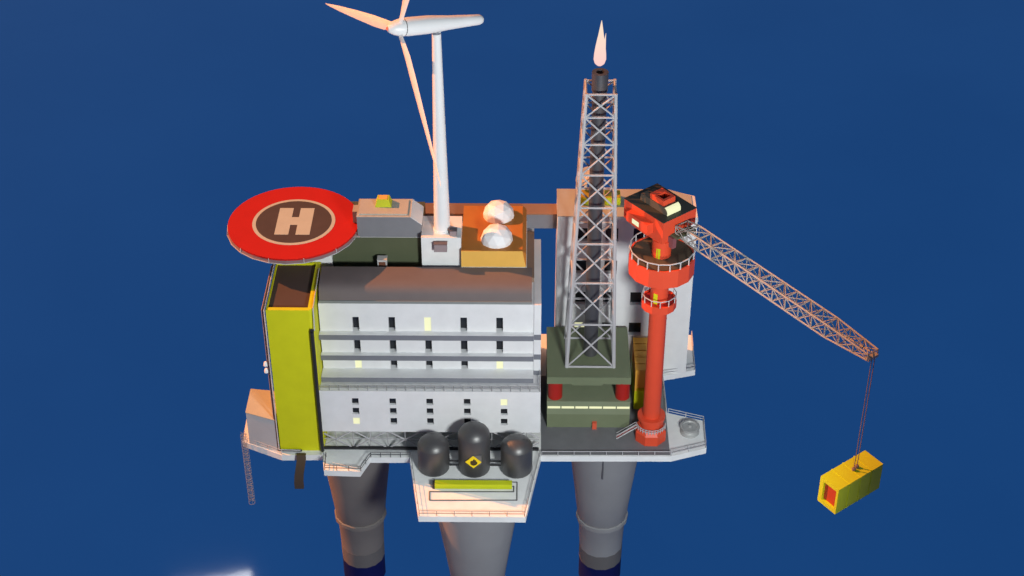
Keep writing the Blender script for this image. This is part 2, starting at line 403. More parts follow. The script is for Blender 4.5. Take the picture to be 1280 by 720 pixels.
for k in range(3):
    ph = -.243 + k * 2 * PI / 3
    d = (hh * math.cos(ph) + uu * math.sin(ph)); e = ax.cross(d)
    m = MB(); st = [(1.0, .5, -.5, .35), (2.2, .55, -.6, .34), (4.8, .62, -1.1, .28), (8, .68, -1.12, .22), (14, .58, -.86, .15), (20, .38, -.52, .09), (24, .14, -.2, .05), (25.2, .02, -.03, .02)]
    for s_, a, b, t_ in st:
        c = HUB - ax * .55 + d * s_
        for q, w_ in ((a, 0), ((a + b) / 2 + .1, t_), (b, 0), ((a + b) / 2 + .1, -t_)):
            m.v.append(tuple(c + e * q + ax * w_))
    for q in range(len(st) - 1):
        for i in range(4):
            j = (i + 1) % 4; m.f.append((q * 4 + i, q * 4 + j, q * 4 + 4 + j, q * 4 + 4 + i))
    m.f.append((0, 1, 2, 3)); n_ = (len(st) - 1) * 4; m.f.append((n_, n_ + 1, n_ + 2, n_ + 3))
    m.build('blade', turb, wt, smooth=60, origin=HUB + d)

# ------------------------------------------------------------------ helideck
hd = thing('helideck', 'round red helicopter deck with a white ring and a big letter H', 'helideck', (-23.2, 17.9, 57.5))
PC = (-23.2, 17.95); PZ = 64.95
MB().lathe([(10.9, PZ - .5), (11.08, PZ - .3), (11.08, PZ)], 48, PC).build('pad', padred, hd, origin=(*PC, PZ - .5))
MB().lathe([(6.97, PZ), (6.97, PZ + .03)], 64, PC).build('ring', mat('marking_white', (.47, .49, .42), rough=.7), hd, origin=(*PC, PZ))
MB().lathe([(6.37, PZ + .03), (6.37, PZ + .05)], 64, PC).build('dark_circle', paddark, hd, origin=(*PC, PZ + .03))
H = MB(); hx, hy = PC[0] + .12, PC[1] + .1; zz = PZ + .05
H.box(hx - 2.95, hx - .6, hy - 4.05, hy + 4.05, zz, zz + .02)
H.box(hx + .6, hx + 2.95, hy - 4.05, hy + 4.05, zz, zz + .02)
H.box(hx - .6, hx + .6, hy - 1.1, hy + 1.25, zz, zz + .019)
H.build('letter_h', MATS['marking_white'], hd, origin=(hx, hy, zz))
MB().lathe([(11.0, PZ - .25), (11.25, PZ - .85)], 24, PC, cap0=False, cap1=False).build('safety_net', netm, hd, origin=(*PC, PZ - 1))
nf = MB()
for i in range(24):
    a0, a1 = 2 * PI * i / 24, 2 * PI * (i + 1) / 24
    p0 = (PC[0] + 11.28 * math.cos(a0), PC[1] + 11.28 * math.sin(a0), PZ - .85); p1 = (PC[0] + 11.28 * math.cos(a1), PC[1] + 11.28 * math.sin(a1), PZ - .85)
    q0 = (PC[0] + 11.12 * math.cos(a0), PC[1] + 11.12 * math.sin(a0), PZ - .05)
    nf.tube(p0, p1, .075, 4)
    if i % 2: nf.tube(p0, q0, .06, 4)
nf.build('net_frame', railw, hd, origin=(*PC, PZ - 1))
MB().box(-25, -20.9, 13.3, 19.2, 57.5, PZ - .5).build('support', yellow2, hd, origin=(-23, 16, 57.5))
MB().box(-20.0, -16.6, 13.4, 18.0, 57.5, PZ - .5).build('support', deckwhite, hd, origin=(-18.7, 16, 57.5))
br = MB()
for a, b in (((-24.5, 18), (-31, 20)), ((-24.5, 18), (-31, 14)), ((-22, 15), (-20, 10)), ((-22, 18), (-16, 20)), ((-22, 18), (-22, 26)), ((-24, 16), (-27, 10))):
    br.tube((*a, 59), (*b, PZ - .55), .2, 6)
br.build('strut', railw, hd, origin=(-23, 17, 59))

# ------------------------------------------------------------------ yellow tower
yt = thing('yellow_tower', 'tall plain yellow tower block with a dark sunken top at the front left corner', 'tower', (-22, 6, 30))
MB().prism([(-26.0, -.43), (-19.0, -.43), (-18.45, .3), (-18.45, 13.2), (-26.0, 13.2)], 30.0, 59.4).build('wall', yellow, yt, origin=(-22, 6, 30))
rm = MB()
rm.prism([(-26.0, -.43), (-19.0, -.43), (-19.25, .35), (-25.75, .35)], 59.4, 60.0)
rm.prism([(-19.0, -.43), (-18.45, .3), (-18.45, 13.2), (-19.25, 12.9), (-19.25, .35)], 59.4, 60.0)
rm.prism([(-26.0, -.43), (-25.75, .35), (-25.75, 12.9), (-26.0, 13.2)], 59.4, 60.0)
rm.prism([(-25.75, 12.9), (-19.25, 12.9), (-18.45, 13.2), (-26.0, 13.2)], 59.4, 60.0)
rm.build('rim', yellow, yt, origin=(-22, 6, 59.4))
MB().prism([(-25.74, .36), (-19.26, .36), (-19.26, 12.89), (-25.74, 12.89)], 59.4, 59.55).build('sunken_roof', towerfloor, yt, origin=(-22, 6, 59.4))
xl = -26.3
MB().path([(xl, 13.1, 60.2), (xl, -.65, 60.2), (xl, -.65, 30.25), (-22.3, -.75, 30.25)], .2, 8).build('pipe', dark, yt, origin=(xl, -.6, 30))
MB().path([(-24.6, 13.35, 60.4), (xl + .12, 13.35, 60.4), (xl + .12, -.85, 60.25), (xl + .12, -.85, 30.5), (-22.5, -.95, 30.5)], .1, 6).build('pipe', railw, yt, origin=(xl, -.8, 30))
MB().path([(xl - .3, 12, 60.0), (xl - .3, -.45, 60.0), (xl - .3, -.45, 30.3)], .11, 6).build('pipe', mat('pipe_pink', (.36, .27, .26)), yt, origin=(xl - .3, -.4, 30))
MB().path([(-18.72, -.6, 56.3), (-18.72, -.85, 56.0), (-18.72, -.85, 30.3)], .32, 8).build('pipe', dark, yt, origin=(-18.7, -.8, 30))
MB().path([(-18.55, 11, 60.2), (-18.35, -.1, 60.2), (-18.35, -.5, 56.0)], .1, 6).build('pipe', railw, yt, origin=(-18.4, 0, 56))
for x, y, zz, lb in ((-26.95, -.4, 48.9, 'upper of two small white floodlights on the left edge of the yellow tower'), (-26.95, -.4, 47.5, 'lower of two small white floodlights on the left edge of the yellow tower')):
    t = thing('floodlight', lb, 'floodlight', (x, y, zz), 'floodlights on the yellow tower')
    MB().lathe([(.18, zz - .45), (.38, zz - .3), (.3, zz + .3), (.12, zz + .5)], 10, (x, y)).build('lamp_housing', turb, t, smooth=40, origin=(x, y, zz))
    MB().tube((x, y, zz), (-26.02, y + .1, zz), .07, 6).build('bracket', railm, t, origin=(x, y, zz))
# brown chute below
ch = MB()
k0 = [(-22.3, -1.75, 30.3), (-22.3, -2.1, 29.4), (-22.55, -2.45, 28.0), (-22.85, -2.6, 26.4), (-23.05, -2.55, 24.6), (-23.1, -2.25, 23.0)]
for i, (x, y, zz) in enumerate(k0):
    for dx, dy in ((-.78, -.3), (.78, -.3), (.78, .3), (-.78, .3)): ch.v.append((x + dx, y + dy, zz))
for i in range(len(k0) - 1):
    for a in range(4):
        b = (a + 1) % 4; ch.f.append((i * 4 + a, i * 4 + b, i * 4 + 4 + b, i * 4 + 4 + a))
ch.f.append((0, 1, 2, 3)); n_ = (len(k0) - 1) * 4; ch.f.append((n_, n_ + 1, n_ + 2, n_ + 3))
tag(ch.build('escape_chute', brownmetal, smooth=50, origin=k0[0]), 'dark brown curved chute hanging below the yellow tower', 'chute')

# cabin and ladder cage on the left wing
cb = thing('deck_cabin', 'grey angular cabin with a pale orange flat top at the left end of the deck', 'cabin', (-29, 3, 30))
CB = [(-31.6, 1.25), (-26.4, -.75), (-26.4, 6.8), (-31.6, 7.5)]
MB().prism(CB, 30.0, 36.95).build('wall', boxgrey, cb, origin=(-29, 3, 30))
MB().prism([(-31.66, 1.18), (-26.38, -.85), (-26.38, 6.86), (-31.66, 7.56)], 36.95, 37.08).build('roof', beige, cb, origin=(-29, 3, 36.95))
lc = thing('ladder_cage', 'thin white caged ladder hanging down from the left tip of the deck', 'ladder', (-33.2, 1.0, 16.5))
cx, cy = -32.35, .75; cg = MB()
for i in range(14):
    zz = 16.6 + i * 1.2
    for q in range(10):
        a, b = 2 * PI * q / 10, 2 * PI * (q + 1) / 10
        cg.tube((cx + 0.55 * math.cos(a), cy + 0.55 * math.sin(a), zz), (cx + 0.55 * math.cos(b), cy + 0.55 * math.sin(b), zz), .034, 4)
for q in range(5):
    a = 2 * PI * q / 5; cg.tube((cx + 0.55 * math.cos(a), cy + 0.55 * math.sin(a), 16.6), (cx + 0.55 * math.cos(a), cy + 0.55 * math.sin(a), 32.8), .036, 4)
cg.build('cage', MATS['rail_light'], lc, origin=(cx, cy, 16.6))
ld = MB()
for s_ in (-.25, .25): ld.tube((cx + s_, cy + .3, 16.6), (cx + s_, cy + .3, 32.6), .05, 4)
for i in range(32): ld.tube((cx - .25, cy + .3, 16.8 + i * .5), (cx + .25, cy + .3, 16.8 + i * .5), .04, 4)
ld.build('ladder', MATS['rail_light'], lc, origin=(cx, cy, 16.6))

# ------------------------------------------------------------------ tanks on the front platform
def tank(x, y, sh, top, label):
    t = thing('storage_tank', label, 'tank', (x, y, 30), 'black tanks on the front platform')
    Rr = 2.7; prof = [(2.35, 30.02), (2.6, 30.2), (Rr, 30.6), (Rr, sh), (Rr * .985, sh + .12)]
    for i in range(1, 7):
        a = .5 + (PI / 2 - .5) * i / 7; prof.append((Rr * math.cos(a) * 1.1, sh + .12 + (top - sh - .12) * (math.sin(a) - .42) / .58))
    prof.append((.25, top))
    MB().lathe(prof, 20, (x, y), ph=.1).build('tank_body', tankm, t, smooth=24, origin=(x, y, 30))
    return t
tank(.6, -4.6, 35.25, 36.9, 'left of the three black domed tanks in front of the building')
t2 = tank(7.47, -4.72, 37.85, 39.6, 'taller middle black tank bearing a yellow diamond flame sign')
tank(14.62, -4.85, 35.3, 37.0, 'right of the three black domed tanks, nearest the grey deck')
sy, sz, sx = -7.5, 33.95, 7.42
MB().box(sx - .35, sx + 1.35, sy - .0, sy + .45, sz - .55, sz + 1.25).build('sign_plate', plate, t2, origin=(sx, sy, sz))
sg = MB().hexa([(sx - 1.36, sy - .06, sz), (sx, sy - .06, sz - 1.36), (sx + 1.36, sy - .06, sz), (sx, sy - .06, sz + 1.36)],
               [(sx - 1.36, sy - .02, sz), (sx, sy - .02, sz - 1.36), (sx + 1.36, sy - .02, sz), (sx, sy - .02, sz + 1.36)]).build('hazard_sign', signyellow, t2, origin=(sx, sy, sz))
fl = [(-.02, -.62), (.3, -.52), (.5, -.25), (.48, .05), (.3, .25), (.36, .45), (.18, .36), (.08, .66), (-.06, .42), (-.22, .2), (-.3, .34), (-.46, .0), (-.44, -.3), (-.28, -.54)]
MB().face([(sx + .04 + a * 1.25, sy - .08, sz - .02 + b * 1.2) for a, b in fl]).build('flame_symbol', signblack, sg, origin=(sx, sy - .08, sz))
fr = MB()
for y_, z_ in ((-5.2, 31.2), (-4.2, 31.2)):
    fr.path([(3.28, y_, z_), (4.79, y_, z_)], .16, 6); fr.path([(10.15, y_, z_), (11.94, y_, z_)], .16, 6)
tag(fr.build('tank_link_pipe', dark, origin=(7, -4.7, 31.2)), 'short black pipes linking the three black tanks', 'pipe')
yb = thing('pipe_cover', 'long bright yellow beam lying on the deck in front of the tanks', 'beam', (7.4, -9.5, 30))
MB().box(1.0, 13.9, -10.0, -8.9, 30.15, 31.15).build('beam', yellow2, yb, origin=(7.4, -9.5, 30.15))
MB().box(.6, 1.0, -9.9, -9.0, 30.0, 31.1).build('end_plate', dark, yb, origin=(.8, -9.5, 30))
MB().box(2, 13, -9.8, -9.1, 30.0, 30.15).build('foot', dark, yb, origin=(7.4, -9.5, 30))
pl = MB()
for pts in ([(.15, -10.65), (14.2, -10.55), (14.2, -9.2), (13.9, -9.2)], [(.15, -10.65), (.25, -12.75), (14.75, -12.6), (14.75, -8.2), (.8, -8.2), (.8, -7.6)]):
    pl.path([(x, y, 30.12) for x, y in pts], .09, 6)
tag(pl.build('deck_pipe', railm, origin=(7, -11, 30.1)), 'thin grey pipe loop running on the deck around the yellow beam', 'pipe')

# ------------------------------------------------------------------ olive drill module and flare
dm = thing('drill_module', 'olive green two-tier module with a row of pale lights carrying the flare tower', 'module', (27, 13, 30.05))
MB().box(19.82, 34.2, 6.12, 20.3, 30.05, 33.1).build('lower_tier', olive, dm, origin=(27, 13, 30.05))
mt = MB().box(19.8, 34.2, 6.0, 20.4, 33.1, 36.0).build('middle_tier', mat('olive_light', (.20, .235, .15)), dm, origin=(27, 13, 33.1))
for k in range(6):
    x = 19.9 + k * 2.4
    MB().box(x + .02, x + 2.2, 5.95, 6.0, 34.45, 34.9).build('strip_light', lit, dm, origin=(x + 1.1, 6, 34.45))
MB().box(23, 31, 12.5, 20, 36.0, 39.8).build('core', olivedark, dm, origin=(27, 16, 36))
for x in (21.2, 32.85):
    for y in (7.5, 18.6):
        MB().lathe([(1.25, 36.0), (1.25, 39.85)], 20, (x, y)).build('column', redcol, dm, smooth=30, origin=(x, y, 36))
MB().box(19.75, 34.1, 6.0, 20.3, 39.85, 41.3).build('upper_slab', olive, dm, origin=(27, 13, 39.85))
MB().box(24.1, 29.3, 6.2, 20, 39.4, 39.85).build('slab_beam', olive, dm, origin=(27, 13, 39.4))
dr = MB().box(27.75, 28.5, 5.55, 6.12, 30.05, 31.45).build('door', mat('door_red', (.62, .10, .05)), dm, origin=(28.1, 5.8, 30.05))
ft = thing('flare_tower', 'tall tapering grey lattice tower around the dark flare pipe', 'tower', (27.2, 12.95, 41.3))
LV = [41.35, 50.2, 58.6, 66.3, 73.2, 79.25, 84.8, 89.6, 93.6]
def tc(zz, sx, sy):
    k = (zz - 41.3) / (93.6 - 41.3); h = 4.06 + (2.28 - 4.06) * k
    return Vector((27.17 + .3 * k + sx * h, 12.93 + .07 * k + sy * h, zz))
for sx_, sy_ in ((-1, -1), (1, -1), (1, 1), (-1, 1)):
    MB().tube(tc(41.3, sx_, sy_), tc(93.8, sx_, sy_), .34, 8, .28).build('leg', latt, ft, origin=tc(41.3, sx_, sy_))
cs = [(-1, -1), (1, -1), (1, 1), (-1, 1)]
for q in range(4):
    A, B = cs[q], cs[(q + 1) % 4]; m = MB()
    for i, zz in enumerate(LV):
        m.tube(tc(zz, *A), tc(zz, *B), .19 if i else .22, 6)
        if i < len(LV) - 1:
            m.tube(tc(zz, *A), tc(LV[i + 1], *B), .155, 6); m.tube(tc(zz, *B), tc(LV[i + 1], *A), .155, 6)
    m.build('lattice', latt, ft, origin=tc(41.3, *A))
fs = thing('flare_stack', 'dark steel flare pipe standing inside the lattice tower', 'pipe', (27.3, 12.95, 41.3))
m = MB().lathe([(1.22, 41.31), (1.2, 60), (1.16, 93.2), (1.28, 93.25), (1.3, 96.4), (.66, 96.4), (.58, 93.5)], 24, (27.33, 12.93)).build('stack', tube, fs, smooth=30, origin=(27.33, 12.93, 41.3))
flp = [(.02, 97.5), (.42, 97.62), (.78, 97.95), (.97, 98.6), (.92, 99.6), (.8, 100.6), (.62, 101.7), (.45, 102.6), (.28, 103.7), (.14, 104.6), (.03, 105.2)]
f_ = MB()
n = 14
for i, (r, zz) in enumerate(flp):
    for q in range(n):
        a = 2 * PI * q / n; k = i / 10
        f_.v.append((27.15 + .12 * k + r * math.cos(a) * (1 + .05 * math.sin(3 * a)), 12.9 + r * math.sin(a), zz))
for i in range(len(flp) - 1):
    for q in range(n):
        j = (q + 1) % n; f_.f.append((i * n + q, i * n + j, (i + 1) * n + j, (i + 1) * n + q))
f_.f.append(tuple(range(n)))
f_.tube((27.62, 12.45, 99.0), (27.95, 12.45, 103.3), .42, 9, .02)
f_.tube((26.75, 12.5, 99.2), (26.72, 12.5, 101.9), .3, 9, .02)
tag(f_.build('flame', flamem, smooth=60, origin=(27.3, 12.95, 97.5)), 'pale pink and cream flame burning above the flare pipe', 'flame')

# ------------------------------------------------------------------ red crane
cr = thing('crane', 'tall red pedestal crane with two railed galleries and a long lattice boom', 'crane', (37.75, 3.8, 30.05))
CX, CY = 37.75, 3.8
bs = MB().lathe([(2.8, 30.06), (2.8, 32.0), (2.2, 32.9)], 8, (CX, CY), ph=PI / 8).build('base', red, cr, origin=(CX, CY, 30.05))
MB().lathe([(1.85, 32.9), (1.85, 34.5), (2.4, 34.5), (2.4, 35.1), (1.4, 35.1)], 20, (CX, CY)).build('base_ring', red, cr, smooth=30, origin=(CX, CY, 33))
def ringrail(zz, r, h, n, w, m=railw, bars=2, part='railing', arc=(0, 360)):
    g = MB(); a0 = R(arc[0]); a1 = R(arc[1])
    for i in range(n):
        a, b = a0 + (a1 - a0) * i / n, a0 + (a1 - a0) * (i + 1) / n
        p = (CX + r * math.cos(a), CY + r * math.sin(a)); q = (CX + r * math.cos(b), CY + r * math.sin(b))
        g.tube((*p, zz), (*p, zz + h), w, 4)
        for k in range(bars): g.tube((*p, zz + h * (k + 1) / bars), (*q, zz + h * (k + 1) / bars), w, 4)
    return g.build(part, m, cr, origin=(CX, CY, zz))
ringrail(32.55, 2.55, .9, 14, .06, arc=(-175, -5))
st = MB(); a = Vector((35.2, 3.0, 33.0)); b = Vector((31.9, 3.4, 30.1))
for s_ in (-.3, .3): st.tube(a + Vector((0, s_, 0)), b + Vector((0, s_, 0)), .11, 6); st.tube(a + Vector((0, s_, .8)), b + Vector((0, s_, .8)), .05, 4)
so = st.build('stair', railw, cr, origin=b)
s2 = MB()
for i in range(14):
    p = a.lerp(b, (i + .5) / 14); s2.box(p.x - .08, p.x + .08, p.y - .28, p.y + .28, p.z - .04, p.z + .04)
s2.build('tread', redcol, so, origin=b)
MB().lathe([(1.5, 35.1), (1.46, 69.6)], 24, (CX, CY)).build('pedestal', red, cr, smooth=30, origin=(CX, CY, 35))
def gallery(z, r, h, rh, n, rails, w):
    g = MB().lathe([(r * .72, z - h), (r, z - h + .55), (r, z + .22), (r - .25, z + .22), (r - .25, z)], n, (CX, CY), ph=PI / n, cap1=False).build('gallery', red, cr, origin=(CX, CY, z - h))
    return g
g1 = gallery(59.6, 2.9, 1.75, 1, 14, 14, .05)
MB().lathe([(2.66, 59.5), (2.66, 59.62)], 14, (CX, CY), ph=PI / 14).build('gallery_floor', redcol, g1, origin=(CX, CY, 59.5))
ringrail(59.8, 2.8, 1.15, 12, .085, railw, bars=1)
g2 = gallery(68.5, 5.35, 3.6, 1, 14, 14, .05)
MB().lathe([(5.1, 68.4), (5.1, 68.55)], 14, (CX, CY), ph=PI / 14).build('gallery_floor', galfloor, g2, origin=(CX, CY, 68.4))
ringrail(68.7, 5.22, 1.3, 18, .10, railw, bars=1)
for zz in (59.65, 68.58):
    a = R(-118); p = Vector((CX + 1.47 * math.cos(a), CY + 1.47 * math.sin(a), 0)); e = Vector((-math.sin(a), math.cos(a), 0)); o_ = Vector((math.cos(a), math.sin(a), 0))
    MB().hexa([p + e * s1 * .34 + o_ * s2 + Vector((0, 0, zz)) for s1, s2 in ((-1, .12), (1, .12), (1, -.2), (-1, -.2))],
              [p + e * s1 * .34 + o_ * s2 + Vector((0, 0, zz + 1.9)) for s1, s2 in ((-1, .12), (1, .12), (1, -.2), (-1, -.2))]).build('door', yellow2, cr, origin=p + Vector((0, 0, zz)))
# cab, oriented along the boom
Ld = Vector((math.cos(R(-51)), math.sin(R(-51)), 0)); Wd = Vector((math.cos(R(39)), math.sin(R(39)), 0))
AX = Vector((CX - .1, CY, 0))
def loc(l, w, zz): return AX + Ld * l + Wd * w + Vector((0, 0, zz))
def cbox(l0, l1, w0, w1, z0, z1, m=None):
    m = m or MB(); q = [(l0, w0), (l1, w0), (l1, w1), (l0, w1)]
    return m.hexa([loc(a, b, z0) for a, b in q], [loc(a, b, z1) for a, b in q])
def lprism(prof, w0, w1, m=None):                # profile in (l,z)
    m = m or MB(); return m.hexa([loc(a, w0, b) for a, b in prof], [loc(a, w1, b) for a, b in prof])
TOP = 75.95
MB().lathe([(1.55, 68.55), (1.55, 71.6)], 24, (CX - .1, CY)).build('slew_column', red, cr, smooth=30, origin=(CX, CY, 68.5))
cbox(-1.25, 1.3, -1.35, 1.2, 71.6, TOP - 2).build('neck', red, cr, origin=loc(0, 0, 71.6))
cab = lprism([(-7.6, TOP - 3.6), (-3.2, TOP - 4.2), (-1.2, TOP - 4.2), (1.55, TOP - 3.0), (1.55, TOP - .12), (-7.6, TOP - .12)], -1.5, 5.6).build('cab', red, cr, origin=loc(0, 0, TOP - 3))
cbox(-7.65, 1.6, -1.55, 5.65, TOP - .12, TOP).build('cab_roof', cabtop, cab, origin=loc(0, 0, TOP))
lw = lprism([(-5.6, TOP - 2.7), (-.7, TOP - 3.1), (-.7, TOP - 1.15), (-5.6, TOP - 1.05)], -2.8, -1.5).build('operator_cabin', red, cr, origin=loc(-4, -2, TOP - 4))
MB().face([loc(-4.2, -2.83, TOP - 2.4), loc(-2.6, -2.83, TOP - 2.5), loc(-2.6, -2.83, TOP - 1.6), loc(-4.2, -2.83, TOP - 1.55)]).build('window', lit, lw, origin=loc(-4, -3.1, TOP - 3))
hp = [(-6.0, TOP), (.6, TOP)]
lan = MB(); arc = []
for i in range(7):
    a = PI / 2 * i / 6; arc.append((-.35 + 1.0 * math.sin(a) - 0.0, TOP + .6 + 1.0 * math.cos(a)))
lprism([(-5.8, TOP), (.55, TOP), (.55, TOP + .45), (-.2, TOP + 1.2), (-5.6, TOP + 1.2)], .2, 3.0, lan)
lo = lan.build('roof_house', mat('cab_house', (.085, .07, .055), rough=.6), cab, origin=loc(-3, 1.5, TOP))
wn = MB()
pr = [(.62, TOP + .05), (.62, TOP + .6), (.5, TOP + .88), (.3, TOP + 1.1), (-.05, TOP + 1.28)]
for (a, b), (c, d) in zip(pr, pr[1:]): wn.face([loc(a, .15, b), loc(a, 3.05, b), loc(c, 3.05, d), loc(c, .15, d)])
wn.build('lit_screen', lit, cab, origin=loc(.6, 1.5, TOP))
hb = MB()
T1, T2 = TOP + 1.2, TOP + 2.15
cbox(-3.7, -.6, .4, .8, T1, T2, hb); cbox(-3.7, -.6, 2.5, 2.9, T1, T2, hb)
cbox(-3.7, -2.6, .8, 2.5, T1, T2, hb); cbox(-1.1, -.6, .8, 2.5, T1, T2, hb)
hb.build('roof_box', red, cab, origin=loc(-2, 1.5, TOP + 1.6))
cbox(1.0, 3.0, .4, 4.4, TOP - 3.3, TOP - 2.9).build('boom_bracket', olivedark, cr, origin=loc(2, 2, TOP - 3))
cbox(1.3, 2.4, .0, .8, TOP - 5.2, TOP - 3.3).build('hinge', mat('hinge_dark', (.20, .07, .08)), cr, origin=loc(2, .4, TOP - 5))
# boom
NP, BL = 15, 41.0
BO = Vector((39.6, 3.1, 0)); bL = Vector((math.cos(R(-53)), math.sin(R(-53)), 0)); bW = Vector((-bL.y, bL.x, 0))
Z0, Z1, WID = 72.6, 74.9, 2.5
def bp(i, sw, sz):
    t_ = i / NP; k = max(0, (t_ - .8) / .2)
    zt_ = Z1 - .5 * k; zb_ = Z0 + .75 * k
    if t_ < .05: zb_ = Z0 + .5; zt_ = Z1 - .5
    w = WID / 2 * (1 - .2 * k) * sw + WID / 2
    return BO + bL * (BL * t_) + bW * w + Vector((0, 0, zt_ if sz > 0 else zb_))
bm_ = MB()
for sw in (-1, 1):
    for sz in (-1, 1): bm_.path([bp(i, sw, sz) for i in range(NP + 1)], .14, 6)
boom = bm_.build('boom', boomm, cr, origin=bp(0, 0, -1))
for A, B in [((-1, -1), (-1, 1)), ((1, -1), (1, 1)), ((-1, 1), (1, 1)), ((-1, -1), (1, -1))]:
    m = MB()
    for i in range(NP + 1):
        m.tube(bp(i, *A), bp(i, *B), .11, 5)
        if i < NP:
            P_, Q_ = (A, B) if i % 2 else (B, A)
            if A[0] == B[0]:                      # sides: X with a post at each panel point
                m.tube(bp(i, *A), bp(i + 1, *B), .085, 5); m.tube(bp(i, *B), bp(i + 1, *A), .085, 5)
            else:                                 # top and bottom: zigzag
                m.tube(bp(i, *P_), bp(i + 1, *Q_), .085, 5)
    m.build('bracing', boomm, boom, origin=bp(0, *A))
hd_ = MB(); q = [bp(NP, -1, -1) - bL * .5, bp(NP, -1, -1) + bL * .25, bp(NP, 1, -1) + bL * .25, bp(NP, 1, -1) - bL * .5]
hd_.hexa([p + Vector((0, 0, -.12)) for p in q], [p + Vector((0, 0, .35)) for p in q])
hd_.build('boom_head', boomm, boom, origin=bp(NP, 0, -1))
KT = 52.36
E0, E1 = Vector((65.12, -29.36, KT)), Vector((65.69, -28.73, KT))
for p in (E0, E1):
    top = Vector((p.x, p.y, Z0 + .7))
    ro = MB().tube(p + Vector((0, 0, .5)), top, .075, 6).build('hoist_rope', rope, cr, origin=top)
    MB().lathe([(.28, KT + .02), (.34, KT + .3), (.2, KT + .55)], 10, (p.x, p.y)).build('hook_block', rope, ro, smooth=40, origin=(p.x, p.y, KT))
ct = thing('cargo_container', 'yellow box container with a red recessed end hanging from the crane ropes over the sea', 'container', (65, -29.3, 47.5))
qa, qb, qc, qd = [Vector((x, y, 0)) for x, y in ((60.04, -30.65), (62.25, -33.75), (69.78, -27.89), (67.57, -24.93))]
ex = (qc - qb).normalized(); ey = (qa - qb).normalized(); LX = (qc - qb).length; LY = (qa - qb).length
def kp(x, y, zz): return qb + ex * x + ey * y + Vector((0, 0, zz))
zb, zt_ = 47.5, KT
k = MB(); d = .45; in_ = .45                      # body with a framed, recessed end at x = 0
for F in ([kp(0, 0, zb), kp(LX, 0, zb), kp(LX, 0, zt_), kp(0, 0, zt_)], [kp(0, LY, zb), kp(LX, LY, zb), kp(LX, LY, zt_), kp(0, LY, zt_)],
          [kp(0, 0, zb), kp(LX, 0, zb), kp(LX, LY, zb), kp(0, LY, zb)], [kp(0, 0, zt_), kp(LX, 0, zt_), kp(LX, LY, zt_), kp(0, LY, zt_)],
          [kp(LX, 0, zb), kp(LX, LY, zb), kp(LX, LY, zt_), kp(LX, 0, zt_)]): k.face(F)
ia, ib, ja, jb = .42, LY - .75, zb + .75, zt_ - .62
O_ = [(0, zb), (LY, zb), (LY, zt_), (0, zt_)]; I_ = [(ia, ja), (ib, ja), (ib, jb), (ia, jb)]
for i in range(4):
    j = (i + 1) % 4
    k.face([kp(0, *O_[i]), kp(0, *O_[j]), kp(0, *I_[j]), kp(0, *I_[i])])
    k.face([kp(0, *I_[i]), kp(0, *I_[j]), kp(in_, *I_[j]), kp(in_, *I_[i])])
k.build('container_body', yellow2, ct, origin=kp(LX / 2, LY / 2, zb))
MB().face([kp(in_, *p) for p in I_]).build('end_panel', mat('container_red', (.40, .045, .012)), ct, origin=kp(in_, LY / 2, zb))
for f_ in (.25, .5, .75):
    x = LX * f_; m = MB()
    m.hexa([kp(x - .09, -.07, zb), kp(x + .09, -.07, zb), kp(x + .09, LY + .07, zb), kp(x - .09, LY + .07, zb)], [kp(x - .09, -.07, KT + .07), kp(x + .09, -.07, KT + .07), kp(x + .09, LY + .07, KT + .07), kp(x - .09, LY + .07, KT + .07)])
    m.build('rib', yellow2, ct, origin=kp(x, LY / 2, zb))

# ------------------------------------------------------------------ right wing: bollard, stair block
bo = thing('mooring_capstan', 'round grey capstan on the white deck corner right of the crane base', 'capstan', (44.7, 5.0, 30.02))
MB().lathe([(1.65, 30.01), (1.68, 30.3), (1.3, 30.55), (1.2, 30.8), (1.55, 31.1), (1.72, 31.3), (1.72, 31.45), (1.35, 31.5), (1.2, 31.3)], 18, (44.7, 5.0)).build('drum', bollard, bo, smooth=40, origin=(44.7, 5, 30))
MB().lathe([(.35, 31.25), (.3, 31.6), (.1, 31.65)], 12, (44.7, 5.0)).build('cap', bollard, bo, smooth=40, origin=(44.7, 5, 32.2))
sb = thing('stair_block', 'narrow block with ridged orange top and yellow lower front behind the red crane column', 'block', (36.9, 15, 30.05))
MB().box(35.25, 38.5, 11.15, 20.3, 30.05, 34.2).build('lower_part', yellow, sb, origin=(36.9, 15, 30))
MB().box(35.25, 38.5, 11.15 + .8, 20.3, 34.2, 38.7).build('upper_part', woody, sb, origin=(36.9, 15, 34.2))
MB().box(35.25, 35.6, 11.15, 11.95, 34.2, 38.7).box(38.1, 38.5, 11.15, 11.95, 34.2, 38.7).box(35.6, 38.1, 11.15, 11.95, 37.9, 38.7).build('door_frame', woody, sb, origin=(36.9, 11.5, 34.2))
tp = MB()
for k_ in range(5): tp.box(35.2, 38.55, 11.2 + k_ * 1.83, 12.9 + k_ * 1.83, 38.7, 38.85 + .06 * k_)
tp.build('ridged_top', woody, sb, origin=(36.9, 15, 38.7))

